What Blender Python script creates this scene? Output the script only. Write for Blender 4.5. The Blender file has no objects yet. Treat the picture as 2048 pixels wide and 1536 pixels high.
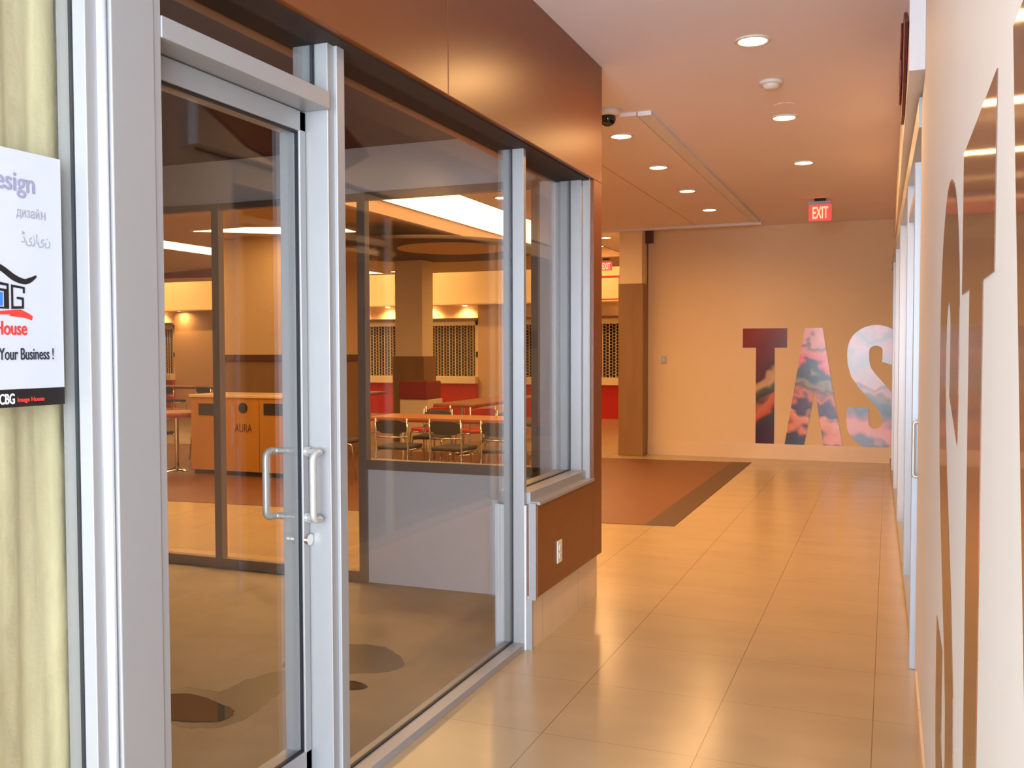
import bpy, bmesh, math, random
from mathutils import Vector, Matrix
random.seed(7)
C = bpy.context.scene.collection
S = bpy.context.scene

# ---------------------------------------------------------------- camera
cam_d = bpy.data.cameras.new('camera'); cam = bpy.data.objects.new('camera', cam_d); C.objects.link(cam)
cam_d.sensor_fit = 'HORIZONTAL'; cam_d.sensor_width = 36.0; cam_d.lens = 36.0 * 1900.0 / 2048.0
cam_d.clip_start = 0.02; cam_d.clip_end = 200
R = ((0.92956743, 0.01075969, -0.36849509), (0.36864285, -0.03422414, 0.92894088), (-0.00261631, -0.99935626, -0.03578012))
m = Matrix.Identity(4)
for i in range(3):
    m[i][0] = R[i][0]; m[i][1] = -R[i][1]; m[i][2] = -R[i][2]
m[2][3] = 1.52
cam.matrix_world = m
S.camera = cam

# ---------------------------------------------------------------- exposure, world, daylight
S.view_settings.view_transform = 'Standard'; S.view_settings.look = 'None'
S.view_settings.gamma = 1.0; S.view_settings.use_curve_mapping = False
S.view_settings.exposure = 0.0
w = bpy.data.worlds.new('world'); S.world = w; w.use_nodes = True
w.node_tree.nodes['Background'].inputs[0].default_value = (0.75, 0.85, 1.0, 1)
w.node_tree.nodes['Background'].inputs[1].default_value = 0.12

WARM = (1.0, 0.535, 0.195)
def area(name, loc, direction, sx, sy, power, color, spread=180, shape='RECTANGLE'):
    d = bpy.data.lights.new(name, 'AREA'); d.shape = shape; d.size = sx; d.size_y = sy
    d.energy = power; d.color = color; d.spread = math.radians(spread)
    o = bpy.data.objects.new(name, d); C.objects.link(o); o.location = loc
    o.rotation_euler = Vector(direction).to_track_quat('-Z', 'Y').to_euler()
    return o
# added side fill lamp, then daylight through the glazed entrance behind the photographer
area('side_fill', (-1.45, -2.7, 1.7), (1, 0.75, 0.05), 1.6, 2.4, 110, (0.80, 0.88, 1.0))  # unseen lamp added to brighten the near right wall
area('daylight_entrance', (0.7, -3.3, 1.7), (-0.12, 1, 0.0), 4.6, 2.7, 850, (0.72, 0.86, 1.0))

# ---------------------------------------------------------------- materials
def srgb(r, g, b):
    f = lambda c: (c/255/12.92) if c/255 <= 0.04045 else ((c/255+0.055)/1.055)**2.4
    return (f(r), f(g), f(b), 1)
MATS = {}
def mat(name, col, rough=0.5, metal=0.0, spec=0.5, noise=None, bump=None, coat=0.0, aniso=None):
    """noise=(scale, amount, stretch) varies the colour; bump=(scale, strength)"""
    m = bpy.data.materials.new(name); m.use_nodes = True
    nt = m.node_tree; N = nt.nodes; b = N['Principled BSDF']
    c = srgb(*col) if max(col) > 1.001 else (*col[:3], 1)
    b.inputs['Base Color'].default_value = c
    b.inputs['Roughness'].default_value = rough; b.inputs['Metallic'].default_value = metal
    b.inputs['Specular IOR Level'].default_value = spec; b.inputs['Coat Weight'].default_value = coat
    if noise or bump:
        g = N.new('ShaderNodeNewGeometry')
    if noise:
        mp = N.new('ShaderNodeMapping'); nt.links.new(g.outputs['Position'], mp.inputs[0])
        mp.inputs['Scale'].default_value = noise[2] if len(noise) > 2 else (1, 1, 1)
        n = N.new('ShaderNodeTexNoise'); n.inputs['Scale'].default_value = noise[0]; n.inputs['Detail'].default_value = 5
        nt.links.new(mp.outputs[0], n.inputs['Vector'])
        r = N.new('ShaderNodeMapRange'); r.inputs[3].default_value = 1-noise[1]; r.inputs[4].default_value = 1+noise[1]
        r.inputs[1].default_value = 0.25; r.inputs[2].default_value = 0.75
        nt.links.new(n.outputs[0], r.inputs[0])
        v = N.new('ShaderNodeVectorMath'); v.operation = 'SCALE'; v.inputs[0].default_value = c[:3]
        nt.links.new(r.outputs[0], v.inputs['Scale']); nt.links.new(v.outputs[0], b.inputs['Base Color'])
    if bump:
        n = N.new('ShaderNodeTexNoise'); n.inputs['Scale'].default_value = bump[0]; n.inputs['Detail'].default_value = 4
        nt.links.new(g.outputs['Position'], n.inputs['Vector'])
        bp = N.new('ShaderNodeBump'); bp.inputs['Strength'].default_value = bump[1]; bp.inputs['Distance'].default_value = 0.01
        nt.links.new(n.outputs[0], bp.inputs['Height']); nt.links.new(bp.outputs[0], b.inputs['Normal'])
    if aniso is not None:
        t = N.new('ShaderNodeTangent'); t.direction_type = 'RADIAL'; t.axis = 'Z'
        nt.links.new(t.outputs[0], b.inputs['Tangent'])
        b.inputs['Anisotropic'].default_value = aniso[0]; b.inputs['Anisotropic Rotation'].default_value = aniso[1]
    MATS[name] = m
    return m
def emit(name, col, strength, base=(0.8, 0.8, 0.8)):
    m = bpy.data.materials.new(name); m.use_nodes = True
    b = m.node_tree.nodes['Principled BSDF']
    b.inputs['Base Color'].default_value = (*base, 1)
    b.inputs['Emission Color'].default_value = (*col[:3], 1); b.inputs['Emission Strength'].default_value = strength
    return m
def glass_mat(name, tint=(0.96, 0.97, 0.97), boost=1.0):
    m = bpy.data.materials.new(name); m.use_nodes = True
    nt = m.node_tree; N = nt.nodes; N.remove(N['Principled BSDF']); out = N['Material Output']
    t = N.new('ShaderNodeBsdfTransparent'); t.inputs[0].default_value = (*tint, 1)
    g = N.new('ShaderNodeBsdfGlossy'); g.inputs['Roughness'].default_value = 0.0; g.inputs[0].default_value = (1, 1, 1, 1)
    L = nt.links.new
    ge = N.new('ShaderNodeNewGeometry'); d = N.new('ShaderNodeVectorMath'); d.operation = 'DOT_PRODUCT'
    L(ge.outputs['Normal'], d.inputs[0]); L(ge.outputs['Incoming'], d.inputs[1])
    def math_node(op, a, b):
        q = N.new('ShaderNodeMath'); q.operation = op
        for i, v in enumerate((a, b)):
            if v is None: continue
            if isinstance(v, (int, float)): q.inputs[i].default_value = v
            else: L(v, q.inputs[i])
        return q.outputs[0]
    c1 = math_node('SUBTRACT', 1.0, math_node('ABSOLUTE', d.outputs['Value'], None))
    sch = math_node('MULTIPLY_ADD', math_node('POWER', c1, 5.0), 0.96*boost); sch.node.inputs[2].default_value = 0.04*boost
    k = sch.node; k.use_clamp = True
    x = N.new('ShaderNodeMixShader'); L(k.outputs[0], x.inputs[0])
    nt.links.new(t.outputs[0], x.inputs[1]); nt.links.new(g.outputs[0], x.inputs[2]); nt.links.new(x.outputs[0], out.inputs[0])
    return m

def tile_mat(name, col, joint, sx, sy, ox, oy, rough=0.22, axes='XY', w=0.0022):
    """large stone tiles with thin joints, laid in world coordinates"""
    m = bpy.data.materials.new(name); m.use_nodes = True
    nt = m.node_tree; N = nt.nodes; b = N['Principled BSDF']; L = nt.links.new
    g = N.new('ShaderNodeNewGeometry'); s = N.new('ShaderNodeSeparateXYZ'); L(g.outputs['Position'], s.inputs[0])
    def edge(axis, size, off):
        a = N.new('ShaderNodeMath'); a.operation = 'ADD'; a.inputs[1].default_value = off; L(s.outputs[axis], a.inputs[0])
        p = N.new('ShaderNodeMath'); p.operation = 'PINGPONG'; p.inputs[1].default_value = size/2; L(a.outputs[0], p.inputs[0])
        c = N.new('ShaderNodeMath'); c.operation = 'LESS_THAN'; c.inputs[1].default_value = w; L(p.outputs[0], c.inputs[0])
        return c
    e1 = edge(axes[0], sx, ox); e2 = edge(axes[1], sy, oy)
    half = N.new('ShaderNodeMath'); half.operation = 'MULTIPLY'; half.inputs[1].default_value = 0.55; L(e2.outputs[0], half.inputs[0])
    mx = N.new('ShaderNodeMath'); mx.operation = 'MAXIMUM'; L(e1.outputs[0], mx.inputs[0]); L(half.outputs[0], mx.inputs[1])
    mp = N.new('ShaderNodeMapping'); mp.inputs['Scale'].default_value = (1.0, 2.6, 1.0); L(g.outputs['Position'], mp.inputs[0])
    n = N.new('ShaderNodeTexNoise'); n.inputs['Scale'].default_value = 1.6; n.inputs['Detail'].default_value = 6; L(mp.outputs[0], n.inputs['Vector'])
    r = N.new('ShaderNodeMapRange'); r.inputs[1].default_value = .3; r.inputs[2].default_value = .7; r.inputs[3].default_value = .94; r.inputs[4].default_value = 1.05; L(n.outputs[0], r.inputs[0])
    v = N.new('ShaderNodeVectorMath'); v.operation = 'SCALE'; v.inputs[0].default_value = srgb(*col)[:3]; L(r.outputs[0], v.inputs['Scale'])
    mix = N.new('ShaderNodeMix'); mix.data_type = 'RGBA'; L(mx.outputs[0], mix.inputs[0]); L(v.outputs[0], mix.inputs[6]); mix.inputs[7].default_value = srgb(*joint)
    L(mix.outputs[2], b.inputs['Base Color']); b.inputs['Roughness'].default_value = rough
    return m

def photo_mat(name, stops, zlo, zhi, seed, warp=0.5, rough=0.2, scale=4.2, aniso=None, slant=0.0, x0=0.0):
    """blurred food photograph printed on the letter: bands of colour over the height, broken up by noise"""
    m = bpy.data.materials.new(name); m.use_nodes = True
    nt = m.node_tree; N = nt.nodes; b = N['Principled BSDF']; L = nt.links.new
    g = N.new('ShaderNodeNewGeometry'); s = N.new('ShaderNodeSeparateXYZ'); L(g.outputs['Position'], s.inputs[0])
    ad = N.new('ShaderNodeVectorMath'); ad.operation = 'ADD'; ad.inputs[1].default_value = (seed, seed*1.7, seed*.6); L(g.outputs['Position'], ad.inputs[0])
    n = N.new('ShaderNodeTexNoise'); n.inputs['Scale'].default_value = scale; n.inputs['Detail'].default_value = 1.6; L(ad.outputs[0], n.inputs['Vector'])
    r = N.new('ShaderNodeMapRange'); r.inputs[1].default_value = zlo; r.inputs[2].default_value = zhi; L(s.outputs['Z'], r.inputs[0])
    k = N.new('ShaderNodeMath'); k.operation = 'MULTIPLY_ADD'; k.inputs[1].default_value = warp; k.inputs[2].default_value = -warp/2; L(n.outputs[0], k.inputs[0])
    a = N.new('ShaderNodeMath'); a.operation = 'ADD'; L(r.outputs[0], a.inputs[0]); L(k.outputs[0], a.inputs[1])
    sl = N.new('ShaderNodeMath'); sl.operation = 'MULTIPLY_ADD'; sl.inputs[1].default_value = -slant; sl.inputs[2].default_value = slant*x0; L(s.outputs['X'], sl.inputs[0])
    a2 = N.new('ShaderNodeMath'); a2.operation = 'ADD'; L(a.outputs[0], a2.inputs[0]); L(sl.outputs[0], a2.inputs[1]); a = a2
    cr = N.new('ShaderNodeValToRGB'); e = cr.color_ramp.elements
    e[0].position, e[0].color = stops[0][0], srgb(*stops[0][1]); e[1].position, e[1].color = stops[-1][0], srgb(*stops[-1][1])
    for p, c in stops[1:-1]:
        q = e.new(p); q.color = srgb(*c)
    L(a.outputs[0], cr.inputs[0]); L(cr.outputs[0], b.inputs['Base Color']); b.inputs['Roughness'].default_value = rough
    if aniso is not None:
        t = N.new('ShaderNodeTangent'); t.direction_type = 'RADIAL'; t.axis = 'Z'; L(t.outputs[0], b.inputs['Tangent'])
        b.inputs['Anisotropic'].default_value = aniso[0]; b.inputs['Anisotropic Rotation'].default_value = aniso[1]
    return m

M = dict(
    floor=tile_mat('floor_tile', (176, 153, 118), (136, 112, 84), 0.61, 0.61, 0.045, 0.16),
    base=tile_mat('base_tile', (226, 198, 160), (160, 135, 105), 0.61, 9.0, 0.25, 4.0, 0.35, 'YZ', 0.002),
    concrete=mat('concrete', (168, 150, 128), 0.6, noise=(2.3, 0.16), bump=(40, 0.1)),
    carpet=mat('floor_inlay_brown', (112, 64, 30), 0.45, noise=(3, 0.08)),
    carpet_edge=mat('floor_inlay_border', (78, 50, 28), 0.45),
    ceiling=mat('ceiling_paint', (240, 228, 230), 0.9, spec=0.2, noise=(1.2, 0.02)),
    ceiling_fc=mat('ceiling_paint_food_court', (205, 180, 150), 0.9, spec=0.2),
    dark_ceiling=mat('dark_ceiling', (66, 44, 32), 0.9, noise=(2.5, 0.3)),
    wall=mat('wall_beige', (224, 196, 156), 0.75, spec=0.3, noise=(1.5, 0.02)),
    wall_near=mat('wall_offwhite', (230, 226, 226), 0.6, noise=(1.5, 0.015)),
    drywall=mat('drywall_grey', (228, 228, 232), 0.85, noise=(1.1, 0.06)),
    cream=mat('cream_paint', (238, 214, 170), 0.7),
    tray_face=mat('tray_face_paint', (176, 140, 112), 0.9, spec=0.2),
    tan=mat('tan_paint', (214, 176, 128), 0.7),
    wood=mat('wainscot_brown', (142, 104, 62), 0.45, noise=(9, 0.12, (1, 1, .12))),
    wood_dark=mat('wainscot_cap', (92, 48, 28), 0.4),
    panel=mat('brown_laminate', (124, 64, 20), 0.33, spec=0.6),
    panel_dark=mat('panel_shade', (52, 34, 26), 0.7),
    alu=mat('aluminium', (164, 162, 162), 0.38, metal=0.25, spec=0.5),
    alu_hi=mat('aluminium_bright', (222, 224, 230), 0.25, metal=0.3),
    alu_brown=mat('shop_frame_dark', (146, 130, 118), 0.45, metal=0.2),
    alu_white=mat('aluminium_white', (186, 190, 198), 0.3, metal=0.1),
    steel=mat('brushed_steel', (205, 202, 196), 0.30, metal=0.45),
    chrome=mat('chrome', (225, 220, 210), 0.08, metal=1.0),
    rubber=mat('black_gasket', (22, 24, 30), 0.5),
    glass=glass_mat('clear_glass'),
    glass_right=glass_mat('clear_glass_right', (0.85, 0.88, 0.9), 1.0),
    paper=mat('brown_paper', (206, 192, 150), 0.8, noise=(5, 0.14, (1, 6, .35)), bump=(14, 0.6)),
    poster=mat('poster_white', (198, 201, 210), 0.5),
    black=mat('print_black', (24, 20, 22), 0.5),
    ink=mat('print_dark', (40, 46, 58), 0.5),
    lav=mat('print_lavender', (150, 148, 172), 0.5),
    pale=mat('print_pale_grey', (156, 156, 168), 0.5),
    red_ink=mat('print_red', (226, 60, 52), 0.5),
    blue_ink=mat('print_blue', (60, 120, 210), 0.5),
    white_ink=mat('print_white', (235, 235, 235), 0.5),
    red=mat('red_panel', (196, 34, 26), 0.4),
    red_dark=mat('dark_red_panel', (140, 26, 26), 0.5),
    maroon=mat('maroon_sign', (96, 28, 38), 0.5),
    plastic=mat('white_plastic', (230, 222, 210), 0.4),
    grey_plastic=mat('grey_plastic', (170, 172, 178), 0.4),
    dome=mat('smoked_dome', (18, 14, 14), 0.06, spec=0.8),
    dark=mat('dark_interior', (40, 30, 22), 0.8),
    seat=mat('charcoal_upholstery', (58, 50, 46), 0.6),
    seat_red=mat('red_shell', (200, 40, 34), 0.4),
    table=mat('table_laminate', (176, 110, 62), 0.35),
    table_edge=mat('table_edge_red', (140, 52, 34), 0.45),
    bin=mat('maple_laminate', (188, 130, 40), 0.4, noise=(6, 0.08, (1, 1, .15))),
    bin_top=mat('maple_counter', (228, 196, 146), 0.25),
    disc=mat('canopy_taupe', (92, 70, 58), 0.7),
    disc_light=mat('canopy_disc', (226, 196, 156), 0.7),
    wet=mat('water', (26, 20, 14), 0.015, spec=1.0, coat=1.0),
    damp=mat('damp_concrete', (84, 64, 46), 0.30, noise=(3, 0.15)),
    lens=emit('lamp_lens', (1.0, 0.72, 0.40), 26.0),
    cove=emit('cove_light_panel', (1.0, 0.60, 0.24), 6.0),
    strip=emit('strip_light_panel', (1.0, 0.66, 0.30), 9.0),
    exit_red=emit('exit_red', (1.0, 0.055, 0.05), 1.25, (0.4, 0.03, 0.03)),
    exit_letter=emit('exit_letter', (1.0, 0.42, 0.20), 1.7, (0.3, 0.1, 0.06)),
)

# ---------------------------------------------------------------- helpers
def tag(o, label=None, cat=None, group=None, kind=None):
    if label: o['label'] = label
    if cat: o['category'] = cat
    if group: o['group'] = group
    if kind: o['kind'] = kind
    return o
def thing(name, label, cat, loc=(0, 0, 0), rz=0.0, group=None, kind=None):
    o = bpy.data.objects.new(name, None); C.objects.link(o); o.empty_display_size = 0.1
    o.location = loc; o.rotation_euler = (0, 0, rz)
    return tag(o, label, cat, group, kind)
def obj(name, bm, material, parent=None, bevel=0.0, smooth=False, label=None):
    me = bpy.data.meshes.new(name)
    if isinstance(bm, bmesh.types.BMesh):
        bmesh.ops.recalc_face_normals(bm, faces=bm.faces); bm.to_mesh(me); bm.free()
    else:
        me = bm
    me.materials.clear(); me.materials.append(material)
    if smooth:
        for p in me.polygons: p.use_smooth = True
    o = bpy.data.objects.new(name, me); C.objects.link(o)
    if parent: o.parent = parent
    if bevel:
        b = o.modifiers.new('bevel', 'BEVEL'); b.width = bevel; b.segments = 2; b.limit_method = 'ANGLE'
    if label: o['label'] = label
    return o
def B(): return bmesh.new()
def box(bm, x0, x1, y0, y1, z0, z1):
    vs = [bm.verts.new(p) for p in ((x0,y0,z0),(x1,y0,z0),(x1,y1,z0),(x0,y1,z0),(x0,y0,z1),(x1,y0,z1),(x1,y1,z1),(x0,y1,z1))]
    for f in ((0,3,2,1),(4,5,6,7),(0,1,5,4),(1,2,6,5),(2,3,7,6),(3,0,4,7)): bm.faces.new([vs[i] for i in f])
    return bm
def boxes(*a):
    bm = B()
    for t in a: box(bm, *t)
    return bm
def prism(bm, pts, lo, hi, axis='z'):
    """polygon extruded along an axis; pts are the two other coordinates in xyz order"""
    def P(p, h):
        if axis == 'z': return (p[0], p[1], h)
        if axis == 'y': return (p[0], h, p[1])
        return (h, p[0], p[1])
    a = [bm.verts.new(P(p, lo)) for p in pts]; b = [bm.verts.new(P(p, hi)) for p in pts]
    n = len(pts)
    bm.faces.new(a); bm.faces.new(b[::-1])
    for i in range(n): bm.faces.new((a[i], a[(i+1) % n], b[(i+1) % n], b[i]))
    return bm
def cyl(bm, c, r, z0, z1, n=24, r2=None):
    r2 = r if r2 is None else r2
    a = [bm.verts.new((c[0]+r*math.cos(2*math.pi*i/n), c[1]+r*math.sin(2*math.pi*i/n), z0)) for i in range(n)]
    b = [bm.verts.new((c[0]+r2*math.cos(2*math.pi*i/n), c[1]+r2*math.sin(2*math.pi*i/n), z1)) for i in range(n)]
    bm.faces.new(a[::-1]); bm.faces.new(b)
    for i in range(n): bm.faces.new((a[i], a[(i+1) % n], b[(i+1) % n], b[i]))
    return bm
def fillet(pts, r, n=6):
    pts = [Vector(p) for p in pts]; out = [pts[0]]
    for i in range(1, len(pts)-1):
        p, a, b = pts[i], pts[i-1], pts[i+1]
        ra = min(r, (a-p).length*.49, (b-p).length*.49)
        s = p+(a-p).normalized()*ra; e = p+(b-p).normalized()*ra
        for k in range(n+1):
            t = k/n; out.append(s*(1-t)**2+p*2*t*(1-t)+e*t*t)
    out.append(pts[-1]); return out
def tube(bm, pts, r, n=10):
    pts = [Vector(p) for p in pts]; rings = []
    t0 = (pts[1]-pts[0]).normalized(); u = t0.orthogonal().normalized()
    for i, p in enumerate(pts):
        t = (pts[min(i+1, len(pts)-1)]-pts[max(i-1, 0)]).normalized()
        u = (u-t*u.dot(t)).normalized(); v = t.cross(u)
        rings.append([bm.verts.new(p+(u*math.cos(2*math.pi*k/n)+v*math.sin(2*math.pi*k/n))*r) for k in range(n)])
    for a, b in zip(rings, rings[1:]):
        for k in range(n): bm.faces.new((a[k], a[(k+1) % n], b[(k+1) % n], b[k]))
    bm.faces.new(rings[0][::-1]); bm.faces.new(rings[-1])
    return bm
def lathe(bm, c, prof, n=28):
    rings = [[bm.verts.new((c[0]+r*math.cos(2*math.pi*i/n), c[1]+r*math.sin(2*math.pi*i/n), c[2]+z)) for i in range(n)] for r, z in prof]
    for a, b in zip(rings, rings[1:]):
        for i in range(n): bm.faces.new((a[i], a[(i+1) % n], b[(i+1) % n], b[i]))
    bm.faces.new(rings[0]); bm.faces.new(rings[-1])
    return bm
def text_mesh(s, size, sx=1.0, bold=0.0, depth=0.001, align='LEFT'):
    """bold: thicken the strokes by laying shifted copies of the lettering over each other"""
    cu = bpy.data.curves.new('text', 'FONT'); cu.body = s; cu.size = size; cu.extrude = depth/2; cu.align_x = align
    o = bpy.data.objects.new('text', cu); C.objects.link(o)
    bpy.context.view_layer.update()
    me = bpy.data.meshes.new_from_object(o.evaluated_get(bpy.context.evaluated_depsgraph_get()))
    bpy.data.objects.remove(o); bpy.data.curves.remove(cu)
    out = bmesh.new();
    for q, (a, b) in enumerate([(0, 0)] if not bold else [(-1, 0), (0, 0), (1, 0), (0, .6), (0, -.6)]):
        n0 = len(out.verts); out.from_mesh(me); out.verts.ensure_lookup_table()
        for v in out.verts[n0:]: v.co.x += a*bold; v.co.y += b*bold; v.co.z += q*.00012
    bmesh.ops.triangulate(out, faces=out.faces); bmesh.ops.dissolve_degenerate(out, dist=1e-6, edges=out.edges)
    bmesh.ops.recalc_face_normals(out, faces=out.faces); out.to_mesh(me); out.free()
    for v in me.vertices: v.co.x *= sx
    return me
def place_text(name, s, size, material, parent, loc, facing, sx=1.0, bold=0.0, depth=0.001, align='LEFT', width=None, height=None):
    """width/height: rescale the lettering to this size. facing '+x' or '-y'"""
    me = text_mesh(s, size, sx, bold, depth, align)
    xs = [v.co.x for v in me.vertices]; ys = [v.co.y for v in me.vertices]
    if width and xs:
        k = width/(max(xs)-min(xs))
        for v in me.vertices: v.co.x *= k
    if height and ys:
        k = height/(max(ys)-min(ys))
        for v in me.vertices: v.co.y *= k
    Mx = Matrix(((0, 0, 1), (1, 0, 0), (0, 1, 0))) if facing == '+x' else Matrix(((1, 0, 0), (0, 0, -1), (0, 1, 0)))
    for v in me.vertices: v.co = Mx @ v.co + Vector(loc)
    return obj(name, me, material, parent)
def struct(name, bm, material, label=None, cat=None, bevel=0.0, parent=None):
    o = obj(name, bm, material, parent, bevel)
    if not parent: tag(o, label, cat, kind='structure')
    return o
def copy_tree(o, parent=None):
    c = o.copy(); C.objects.link(c)
    if parent: c.parent = parent
    for ch in [x for x in o.children]: copy_tree(ch, c)
    return c

CEIL = 3.23
# ---------------------------------------------------------------- floors
struct('floor', boxes((-1.78, 3.6, -4.5, 5.62, -0.1, 0)), M['floor'], 'glossy beige stone tile corridor floor with thin joints', 'floor')
bm = boxes((-21, 1.2, 5.62, 21.6, -0.1, 0))
struct('floor_food_court', bm, M['floor'], 'beige tile floor beyond the brown corner pier', 'floor')
struct('floor_shop', boxes((-6.6, -1.78, 1.75, 5.62, -0.1, 0)), M['concrete'], 'bare grey brown concrete floor inside the empty shop', 'floor')
struct('floor_papered_shop', boxes((-6.6, -1.78, -4.5, 1.75, -0.1, 0)), M['concrete'], 'concrete floor behind the papered window', 'floor')
inl = struct('floor_inlay', prism(B(), [(-1.95, 8.02), (-1.95, 12.95), (-14, 12.2), (-14, 7.0)], 0.0, 0.004), M['carpet'],
             'reddish brown floor inlay behind the shop and beside the corridor', 'floor')
struct('inlay_border', prism(B(), [(-1.70, 8.06), (-1.70, 13.0), (-1.95, 12.98), (-1.95, 8.03)], 0.0, 0.004), M['carpet_edge'], parent=inl)

# ---------------------------------------------------------------- corridor ceiling
struct('ceiling', boxes((-1.64, 3.6, -4.5, 6.0, CEIL, CEIL+.12), (-4.42, -1.64, 5.62, 6.0, CEIL, CEIL+.12), (-4.42, 1.2, 6.0, 14.0, CEIL, CEIL+.12), (-4.42, 1.2, 14.0, 19.0, CEIL, CEIL+.12)), M['ceiling'],
       'pale painted corridor ceiling with recessed downlights', 'ceiling')
t1 = thing('trim_1', 'shallow dropped ceiling panel beyond the brown pier', 'ceiling panel', kind='structure')
obj('panel', boxes((-3.9, -1.71, 6.75, 12.93, CEIL-.025, CEIL)), M['ceiling'], t1)
obj('edge_strip', boxes((-1.70, -1.60, 6.75, 12.93, CEIL-.03, CEIL)), M['wall_near'], t1)
obj('groove', boxes((-2.46, -2.45, 6.75, 12.93, CEIL-.027, CEIL-.02)), M['tan'], t1)
struct('trim_2', boxes((-4.4, -1.6, 13.02, 13.1, CEIL-.05, CEIL)), M['wall_near'], 'pale ceiling trim along the far edge of the dropped panel', 'trim')
# food court ceiling with a raised light tray
struct('ceiling_food_court', boxes((-20, -5.95, 5.62, 19.0, CEIL, CEIL+.14), (-5.95, -4.42, 17.0, 19.0, CEIL, CEIL+.14), (-21, 1.2, 19.0, 21.5, 3.8, 3.9),
       (-20, 1.2, 18.9, 19.0, CEIL, 3.8), (-5.95, -4.42, 5.62, 17.0, 3.44, 3.5)), M['ceiling_fc'], 'tan food court ceiling with a raised tray', 'ceiling')
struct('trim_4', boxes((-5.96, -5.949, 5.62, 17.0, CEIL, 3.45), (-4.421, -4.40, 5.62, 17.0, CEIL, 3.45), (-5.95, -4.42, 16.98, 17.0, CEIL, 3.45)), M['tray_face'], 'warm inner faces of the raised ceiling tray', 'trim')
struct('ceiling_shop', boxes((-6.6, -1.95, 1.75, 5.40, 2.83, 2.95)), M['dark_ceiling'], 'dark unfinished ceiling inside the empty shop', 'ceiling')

# ---------------------------------------------------------------- left side: brown laminate bulkhead, pier and low wall
wl = thing('wall_left', 'glossy brown laminate bulkhead, pier and low wall on the left', 'wall', kind='structure')
PX0, PX1 = -1.93, -1.635
obj('bulkhead_panel', boxes((PX0, PX1, 3.447, 5.615, 2.53, CEIL)), M['panel'], wl, 0.003)
obj('bulkhead_panel', boxes((PX0, PX1, -2.5, 3.443, 2.53, CEIL)), M['panel'], wl, 0.003)
obj('pier_panel', boxes((PX0, PX1, 5.445, 5.615, 0.27, 2.53)), M['panel'], wl, 0.003)
obj('low_panel', boxes((-1.86, PX1, 4.47, 5.445, 0.27, 0.735)), M['panel'], wl, 0.003)
obj('shade_strip', boxes((-1.86, -1.66, -2.5, 5.44, 2.522, 2.532)), M['panel_dark'], wl)  # dark strip painted in for the shade under the bulkhead
obj('low_wall_core', boxes((-1.86, -1.692, 4.45, 5.44, 0.0, 0.735), (-1.70, -1.67, 4.48, 5.44, 0, .735)), M['drywall'], wl)
obj('end_trim', boxes((-1.682, -1.643, 4.462, 4.472, 0.255, 0.745)), M['alu'], wl)
obj('base_end_trim', boxes((-1.692, -1.664, 4.464, 4.475, 0, 0.256)), M['alu'], wl)
struct('baseboard_left', boxes((-1.80, -1.668, 4.475, 5.62, 0, 0.27)), M['base'], 'beige tile base under the brown low wall', 'baseboard')

# ---------------------------------------------------------------- left storefront: papered window, door, glass, side window
XF, XB, XG = -1.70, -1.81, -1.765       # frame front, frame back, glass
def pane(name, parent, y0, y1, z0, z1, x=XG, m='glass'):
    return obj(name, boxes((x-.004, x+.004, y0, y1, z0, z1)), M[m], parent)
def gasket(parent, y0, y1, z0, z1, x=XG):
    g = .006
    return obj('gasket', boxes((x-.007, x+.006, y0, y0+g, z0, z1), (x-.007, x+.006, y1-g, y1, z0, z1), (x-.007, x+.006, y0, y1, z0, z0+g), (x-.007, x+.006, y0, y1, z1-g, z1)), M['rubber'], parent)
w1 = thing('window_1', 'left shop window covered inside with brown paper', 'window', kind='structure')
pane('pane', w1, -2.4, 1.69, 0.05, 2.56); gasket(w1, -2.4, 1.695, 0.05, 2.56)
obj('sill', boxes((XB, XF, -2.5, 1.69, 0, 0.05)), M['alu'], w1, .002)
obj('head', boxes((XB, XF, -2.5, 1.69, 2.56, 2.60)), M['alu'], w1, .002)
obj('mullion', boxes((XB, -1.722, 1.69, 1.745, 0, 2.57)), M['alu'], w1, .002)
obj('mullion_bead', tube(B(), [(-1.718, 1.735, 0), (-1.718, 1.735, 2.57)], 0.012, 12), M['alu_hi'], w1, smooth=True)
obj('jamb_plate', boxes((XB, XF, 1.747, 1.888, 0, 2.57)), M['alu'], w1, .003)
obj('jamb_bead', boxes((XB, XF-.004, 1.889, 1.916, 0, 2.57)), M['alu'], w1, .002)
w1h = w1
d1 = thing('door_1', 'aluminium framed glass shop door with pull handles on the left', 'door', kind='structure')
DX0, DX1, DXG = -1.875, -1.795, -1.818
obj('transom_bar', boxes((XB-.03, XF, 1.916, 2.685, 2.305, 2.36)), M['alu'], d1, .002)
obj('head', boxes((XB, XF, 1.69, 2.73, 2.568, 2.60)), M['alu'], d1, .002)
pane('transom_pane', d1, 1.916, 2.685, 2.36, 2.568); gasket(d1, 1.916, 2.685, 2.36, 2.568)
obj('strike_jamb', boxes((XB-.035, XF, 2.728, 2.775, 0, 2.60), (XB-.035, XF-.012, 2.690, 2.728, 0, 2.57)), M['alu'], d1, .002)
obj('top_rail', boxes((DX0, DX1, 1.93, 2.686, 2.237, 2.302)), M['alu'], d1, .003)
obj('bottom_rail', boxes((DX0, DX1, 1.93, 2.686, 0.01, 0.18)), M['alu'], d1, .003)
obj('strike_stile', boxes((DX0, DX1, 2.652, 2.686, 0.01, 2.302)), M['alu'], d1, .003)
obj('hinge_stile', boxes((DX0, DX1, 1.93, 1.985, 0.01, 2.302)), M['alu'], d1, .003)
pane('door_pane', d1, 1.985, 2.652, 0.18, 2.237, DXG); gasket(d1, 1.985, 2.656, 0.18, 2.237, DXG+.01)
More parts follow.
